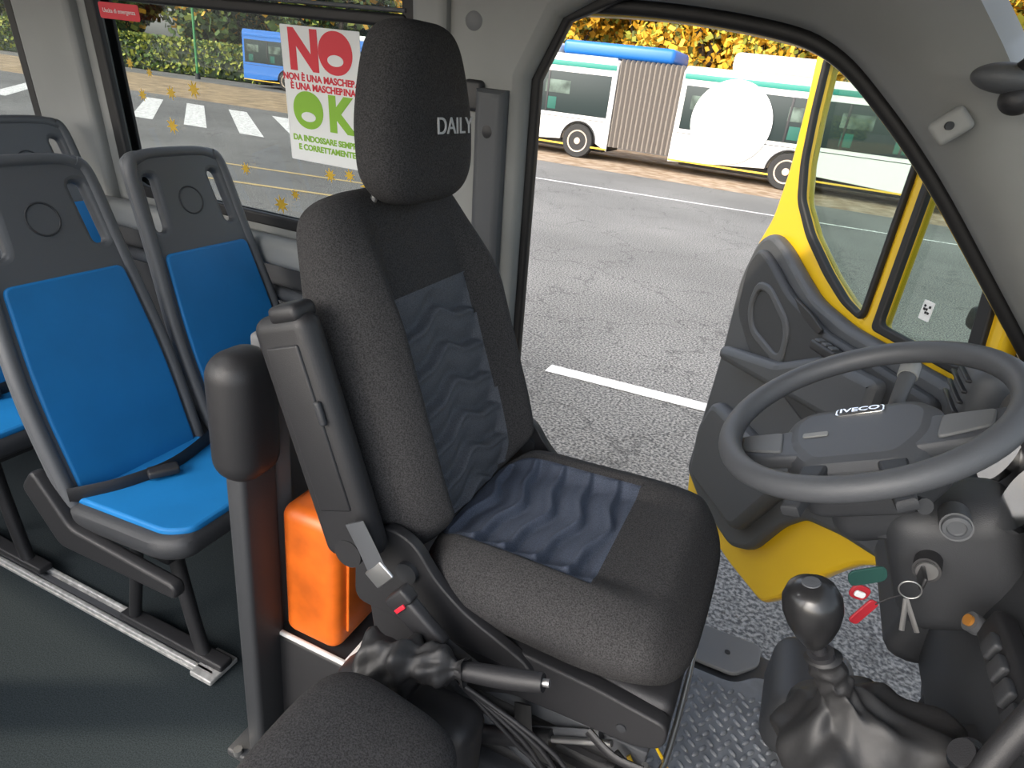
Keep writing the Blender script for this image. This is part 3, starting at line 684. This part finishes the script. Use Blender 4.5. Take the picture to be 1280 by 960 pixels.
M_line=mat('road_paint',(.56,.56,.54),.7,noise=.3,nscale=14)
M_yline=mat('road_paint_yellow',(.40,.30,.13),.7)
def quad(nm,pts,m,par,z=.006): return add(nm,[(x,y,GZ+z) for x,y in pts],[tuple(range(len(pts)))],m,par,smooth=False)
g=grp('pavement_strip',(0,20,GZ))
quad('shaded_litter_strip',[(-12,18.3),(40,18.3),(40,26),(-12,26)],M_leafg,g,.004)
quad('far_roadway',[(-75,15.5),(-12,20.5),(-12,30.5),(-75,25)],M_tan,g,.003)
g=grp('road_lane_markings',(0,10,GZ))
quad('dash_near',[(-1.52,4.50),(-.2,4.57),(-.2,4.72),(-1.52,4.65)],M_line,g)
quad('dash_near_2',[(1.6,4.6),(3,4.6),(3,4.75),(1.6,4.75)],M_line,g)
quad('long_line',[(-9,14.4),(10,16.2),(10,16.32),(-9,14.52)],M_line,g)
quad('yellow_line',[(-13,9.0),(-5,10.8),(-5,10.92),(-13,9.12)],M_yline,g)
quad('yellow_line_2',[(-12,7.5),(-4,9.6),(-4,9.72),(-12,7.62)],M_yline,g)
g=grp('pedestrian_crossing',(-17,15,GZ))
for i in range(8):
    x=-22.35+1.75*i;y=12.75+.16*i
    quad(f'stripe_{i+1}',[(x,y),(x+.75,y+.05),(x+.75-5.2,y+4.8),(x-5.2,y+4.75)],M_line,g)

M_wt=mat('bus_white',(.60,.60,.58),.35,coat=.3); M_win=mat('bus_window_dark',(.018,.028,.028),.35,spec=.25)
M_teal=mat('bus_teal',(.01,.18,.14),.4); M_bb=mat('bus_blue',(.01,.12,.42),.35); M_bel=mat('bellows_grey',(.17,.15,.13),.9)
M_tire=mat('tyre',(.02,.02,.02),.85); M_hub=mat('wheel_hub',(.45,.36,.28),.6)
M_seatg=mat('bus_interior_green',(.02,.09,.07),.6,spec=.2); M_seatl=mat('bus_interior_light',(.075,.10,.085),.6,noise=.6,nscale=2.5,spec=.2)
def wheel(x,y,g):
    fr=frame((x,y,GZ+.49),(1,0,0),(0,0,1),(0,-1,0))
    lathe('wheel_tyre',[(.30,0),(.46,0),(.49,.04),(.49,.24),(.46,.28),(.3,.28)],M_tire,g,fr)
    lathe('wheel_hub',[(0,.30),(.09,.30),(.11,.26),(.22,.25),(.30,.29),(.32,.29),(.32,.0),(0,0)],M_hub,g,fr)
    for k in range(8):
        a=k*math.pi/4; ell('hub_bolt',(x+.16*math.cos(a),y-.27,GZ+.49+.16*math.sin(a)),(.02,.02,.02),M_tire,g,n=6)
    tube('wheel_arch',[(x+.56*math.cos(t),y-.26,GZ+.49+.56*math.sin(t)) for t in [math.pi*i/16 for i in range(17)]],.025,M_blk,g,8,1)
def bus(name,x0,x1,y,segs,wheels,body,lower,top=None):
    g=grp(name,((x0+x1)/2,y+1.25,GZ))
    for a,b in segs:
        pf=[(a,.30)]
        for wx in sorted(wheels):
            if a<wx<b: pf+= [(wx+.56*math.cos(t),.49+.56*math.sin(t)) for t in [math.pi-math.pi*i/12 for i in range(13)] if .49+.56*math.sin(t)>.3]
        pf+=[(b,.30),(b,2.70),(b-.08,2.86),(a+.08,2.86),(a,2.70)]
        flat('body_side',pf,[],.08,.02,body,frame((0,y,GZ),(1,0,0),(0,0,1),(0,-1,0)),g)
        box('body_core',((a+b)/2,y+1.37,GZ+1.66),(b-a-.1,2.1,2.35),body,g,.08)
        box('underbody',((a+b)/2,y+1.3,GZ+.42),(b-a-.5,1.7,.4),M_blk,g,.02)
        box('window_band',((a+b)/2,y-.042,GZ+1.80),(b-a-.30,.02,1.14),M_win,g,.01)
        n=max(2,int((b-a)/1.45))
        for i in range(1,n): box('window_mullion',(a+.17+(b-a-.35)*i/n,y-.055,GZ+1.8),(.06,.02,1.14),M_blk,g,.003)
        for i in range(n):
            box('seat_silhouette',(a+.6+(b-a-.9)*i/n,y-.0535,GZ+1.48),(.30,.006,.34),M_seatg,g,.002)
            box('far_window_glimpse',(a+.75+(b-a-.9)*i/n,y-.0535,GZ+1.95),(.80,.004,.36),M_seatl,g,.001)
        box('roof_edge_stripe',((a+b)/2,y-.045,GZ+2.60),(b-a-.1,.02,.14),top or M_teal,g,.004)
        box('skirt_stripe',((a+b)/2,y-.045,GZ+.36),(b-a-.02,.02,.05),M_star,g,.004)
        tube('panel_gap',[(a+.1,y-.045,GZ+1.12),(b-.1,y-.045,GZ+1.12)],.008,M_blk,g,6,1)
    for wx in wheels: wheel(wx,y+.22,g)
    return g
g=bus('articulated_bus',-10.2,3.4,20.6,[(-10.2,-6.0),(-4.1,3.4)],[-6.95,-.8],M_wt,M_wt)
V=[];F=[];n=26
for i in range(n+1):
    x=-6.0+1.9*i/n; o=.06 if i%2 else -.04
    V+= [(x,20.62-o,GZ+.45),(x,20.62-o,GZ+2.80+o),(x,23.0+o,GZ+2.80+o),(x,23.0+o,GZ+.45)]
for i in range(n):
    for k in range(4): F.append((i*4+k,i*4+(k+1)%4,(i+1)*4+(k+1)%4,(i+1)*4+k))
add('bellows',V,F,M_bel,g,smooth=False)
box('roof_pod_blue',(-6.2,21.9,GZ+3.05),(3.4,2.1,.40),M_bb,g,.12)
box('roof_pod_white',(-1.6,21.9,GZ+3.08),(2.6,2.1,.50),M_wt,g,.15)
box('roof_pod_rear',(-9.0,21.9,GZ+3.0),(2.0,2.1,.30),M_wt,g,.10)
flat('round_white_panel',[(-2.55+1.10*math.cos(t),1.55+1.10*math.sin(t)) for t in [2*math.pi*i/64 for i in range(64)]],[],.03,.005,M_white,frame((0,20.52,GZ),(1,0,0),(0,0,1),(0,-1,0)),g)
g=bus('city_bus',-30.5,-19,31,[(-30.5,-19)],[-27.5,-22],M_bb,M_bb,top=M_bb)
box('roof_pod',(-25,32.2,GZ+2.95),(5,2,.3),M_wt,g,.1)
g=bus('city_bus',4.5,15,21.5,[(4.5,15)],[7],M_bb,M_bb,top=M_bb)

def leafmat(nm,c): return mat(nm,c,.7)
LY=[leafmat('leaf_gold',(.75,.42,.025)),leafmat('leaf_amber',(.55,.30,.02)),leafmat('leaf_olive',(.26,.27,.03)),leafmat('leaf_dark',(.09,.10,.015))]
LG=[leafmat('leaf_green',(.08,.14,.025)),leafmat('leaf_deep',(.03,.07,.015)),leafmat('leaf_pale',(.26,.30,.05)),leafmat('leaf_darkest',(.015,.03,.01)),LY[1]]  # amber at the end puts yellow sunlight into the green trees' leaf colours
M_bark=mat('bark',(.06,.045,.03),.9,noise=.3,nscale=8)
def leaves(nm,P,size,mats,w,par):
    N=len(P)
    a=rng.normal(size=(N,3)); a/=np.linalg.norm(a,axis=1)[:,None]
    c=rng.normal(size=(N,3)); b_=np.cross(a,c); b_/=np.linalg.norm(b_,axis=1)[:,None]
    s=size*(.6+.8*rng.random((N,1)))
    V=np.stack([P-a*s-b_*s*.6,P+a*s-b_*s*.6,P+a*s+b_*s*.6,P-a*s+b_*s*.6],1).reshape(-1,3)
    me=bpy.data.meshes.new(nm)
    me.vertices.add(4*N); me.vertices.foreach_set('co',V.ravel())
    me.loops.add(4*N); me.loops.foreach_set('vertex_index',np.arange(4*N,dtype=np.int32))
    me.polygons.add(N); me.polygons.foreach_set('loop_start',np.arange(0,4*N,4,dtype=np.int32))
    for m in mats: me.materials.append(m)
    me.polygons.foreach_set('material_index',rng.choice(len(mats),N,p=w).astype(np.int32))
    me.update(); me.validate()
    o=bpy.data.objects.new(nm,me); COL.objects.link(o)
    o.parent=par; o.matrix_parent_inverse=Matrix.Translation(par.location).inverted()
def tree(nm,x,y,h,r,mats,w,n=2600,size=.17,lo=.30):
    g=grp(nm,(x,y,GZ))
    cyl('trunk',(x,y,GZ),(x+.2,y,GZ+h*.55),.22,M_bark,g,10,.12)
    for k in range(4):
        a=random.random()*6.3; cyl('branch',(x+.1,y,GZ+h*.35),(x+r*.5*math.cos(a),y+r*.5*math.sin(a),GZ+h*.7),.09,M_bark,g,8,.03)
    pts=[]
    for k in range(14):
        a=random.random()*6.3; rr=r*.66*random.random()**.5
        c=np.array([x+rr*math.cos(a),y+rr*math.sin(a),GZ+h*(lo+.85*(1-lo)*random.random())]); R=r*(.34+.24*random.random())
        d=rng.normal(size=(n//14,3)); d/=np.linalg.norm(d,axis=1)[:,None]
        pts.append(c+d*R*(.35+.7*rng.random((n//14,1)))*np.array([1,1,.85]))
    leaves('foliage',np.concatenate(pts),size,mats,w,g)
xs=[-19,-15.5,-12.3,-9.2,-6,-3,0,3,6,9.5,13,17,21,25.5,30]
for i,x in enumerate(xs):
    tree('autumn_tree',x,33.5+2*random.random(),7.8+1.8*random.random(),3.4,LY,[.40,.27,.23,.10],12000,.12,.24)
for i,x in enumerate([-13,-6,0,7,14,22]):
    tree('autumn_tree',x,44,12.5,5,LY,[.36,.28,.24,.12],13000,.20,.2)
for i,(x,y) in enumerate([(-66,42),(-60,45),(-54,41),(-49,45),(-44,42),(-39,46),(-34,44),(-29,47),(-24,45),(-72,40),(-82,44)]):
    tree('green_tree',x,y,10+3*random.random(),4.3,LG,[.33,.25,.17,.15,.10],9000,.20,.2)
def hedge(nm,x0,y0,x1,y1,h,th,n,mats,w,size=.13):
    g=grp(nm,((x0+x1)/2,(y0+y1)/2,GZ))
    t=rng.random(n); d=np.array([x1-x0,y1-y0]); L=np.linalg.norm(d); nn=np.array([-d[1],d[0]])/L
    o=(rng.random(n)-.5)*th; z=GZ+h*rng.random(n)**.7
    P=np.stack([x0+d[0]*t+nn[0]*o,y0+d[1]*t+nn[1]*o,z],1); leaves('hedge_leaves',P,size,mats,w,g)
    ang=math.degrees(math.atan2(d[1],d[0]))
    box('hedge_core',((x0+x1)/2,(y0+y1)/2,GZ+h*.42),(L,th*.7,h*.84),LG[3],g,.1,(0,0,ang))  # solid core in the darkest of the random leaf greens
hedge('hedge',-75,27.5,-31.5,34,2.0,1.4,26000,[LG[0],LG[2],LY[2],LG[1]],[.3,.35,.25,.1],.10)
hedge('hedge',-60,54,45,54,5.5,1.6,26000,LG,[.3,.25,.15,.2,.1],.3)
g=grp('lamp_pole',(-34,30.5,GZ)); cyl('pole',(-33.5,30.5,GZ),(-33.5,30.5,GZ+4.5),.07,mat('pole_green',(.03,.2,.06),.5),g,12)
box('pole_head',(-33.5,30.5,GZ+4.5),(.5,.2,.1),M_trim2,g,.03); cyl('pole_base',(-33.5,30.5,GZ),(-33.5,30.5,GZ+.3),.14,M_dk,g,12)
g=grp('service_building',(-50,62,GZ))
box('building_wall',(-52,62,GZ+3.1),(20,6,6.2),M_trim,g,.05); box('building_roof',(-52,62,GZ+6.4),(21,7,.4),M_dk,g,.05)
for i in range(6): box('building_window',(-60+i*3,58.98,GZ+4.2),(1.6,.06,1.3),M_win,g,.01)

# ------------------------------------------------------------ light
w=bpy.data.worlds.new('World'); S.world=w; w.use_nodes=True; nt=w.node_tree; bg=nt.nodes['Background']
sk=nt.nodes.new('ShaderNodeTexSky'); sk.sky_type='NISHITA'; sk.sun_disc=False; sk.sun_elevation=math.radians(35); sk.sun_rotation=math.radians(200); sk.air_density=1; sk.dust_density=3
hs=nt.nodes.new('ShaderNodeHueSaturation'); hs.inputs['Saturation'].default_value=.50
nt.links.new(sk.outputs[0],hs.inputs['Color']); nt.links.new(hs.outputs[0],bg.inputs[0]); bg.inputs[1].default_value=.47
sd=bpy.data.lights.new('sun','SUN'); sd.energy=3.2; sd.angle=math.radians(1.5); sd.color=(1,.87,.68)
so=bpy.data.objects.new('sun_light',sd); COL.objects.link(so)
so.rotation_euler=Vector((.70,.40,-.62)).to_track_quat('-Z','Y').to_euler(); so.location=(-10,-10,20)
g=grp('added_cabin_fill',(-1.6,.5,1.9)); box('added_fill_housing',(-1.6,.5,1.90),(.5,.12,.02),M_white,g,.008)  # added fill with a made-up housing, brightens the cabin
def area(nm,loc,sx,sy,e,dirv,c=(1,1,1)):
    l=bpy.data.lights.new(nm,'AREA'); l.shape='RECTANGLE'; l.size=sx; l.size_y=sy; l.energy=e; l.color=c
    o=bpy.data.objects.new(nm,l); COL.objects.link(o); o.location=loc; o.rotation_euler=Vector(dirv).to_track_quat('-Z','Y').to_euler(); return o
o=area('added_fill_light',(-1.6,.5,1.885),.48,.10,3,(0,0,-1)); o.parent=g; o.matrix_parent_inverse=Matrix.Translation(g.location).inverted()  # added area light, soft cabin fill

# ------------------------------------------------------------ camera
cd=bpy.data.cameras.new('camera'); cd.sensor_width=36; cd.lens=825/1280*36; cd.clip_start=.02; cd.clip_end=400
co=bpy.data.objects.new('camera',cd); COL.objects.link(co)
h=math.radians(68.4); hd=Vector((-math.cos(h),math.sin(h),0)); pt=math.radians(24.8); th=math.radians(6.8)
Fw=hd*math.cos(pt)-Vector((0,0,1))*math.sin(pt); R0=hd.cross(Vector((0,0,1))); U0=R0.cross(Fw)
Rr=R0*math.cos(th)+U0*math.sin(th); Uu=U0*math.cos(th)-R0*math.sin(th)
co.matrix_world=frame((0,0,1.45),Rr,Uu,-Fw)
S.camera=co
S.view_settings.view_transform='Standard'; S.view_settings.exposure=.35
print('done')
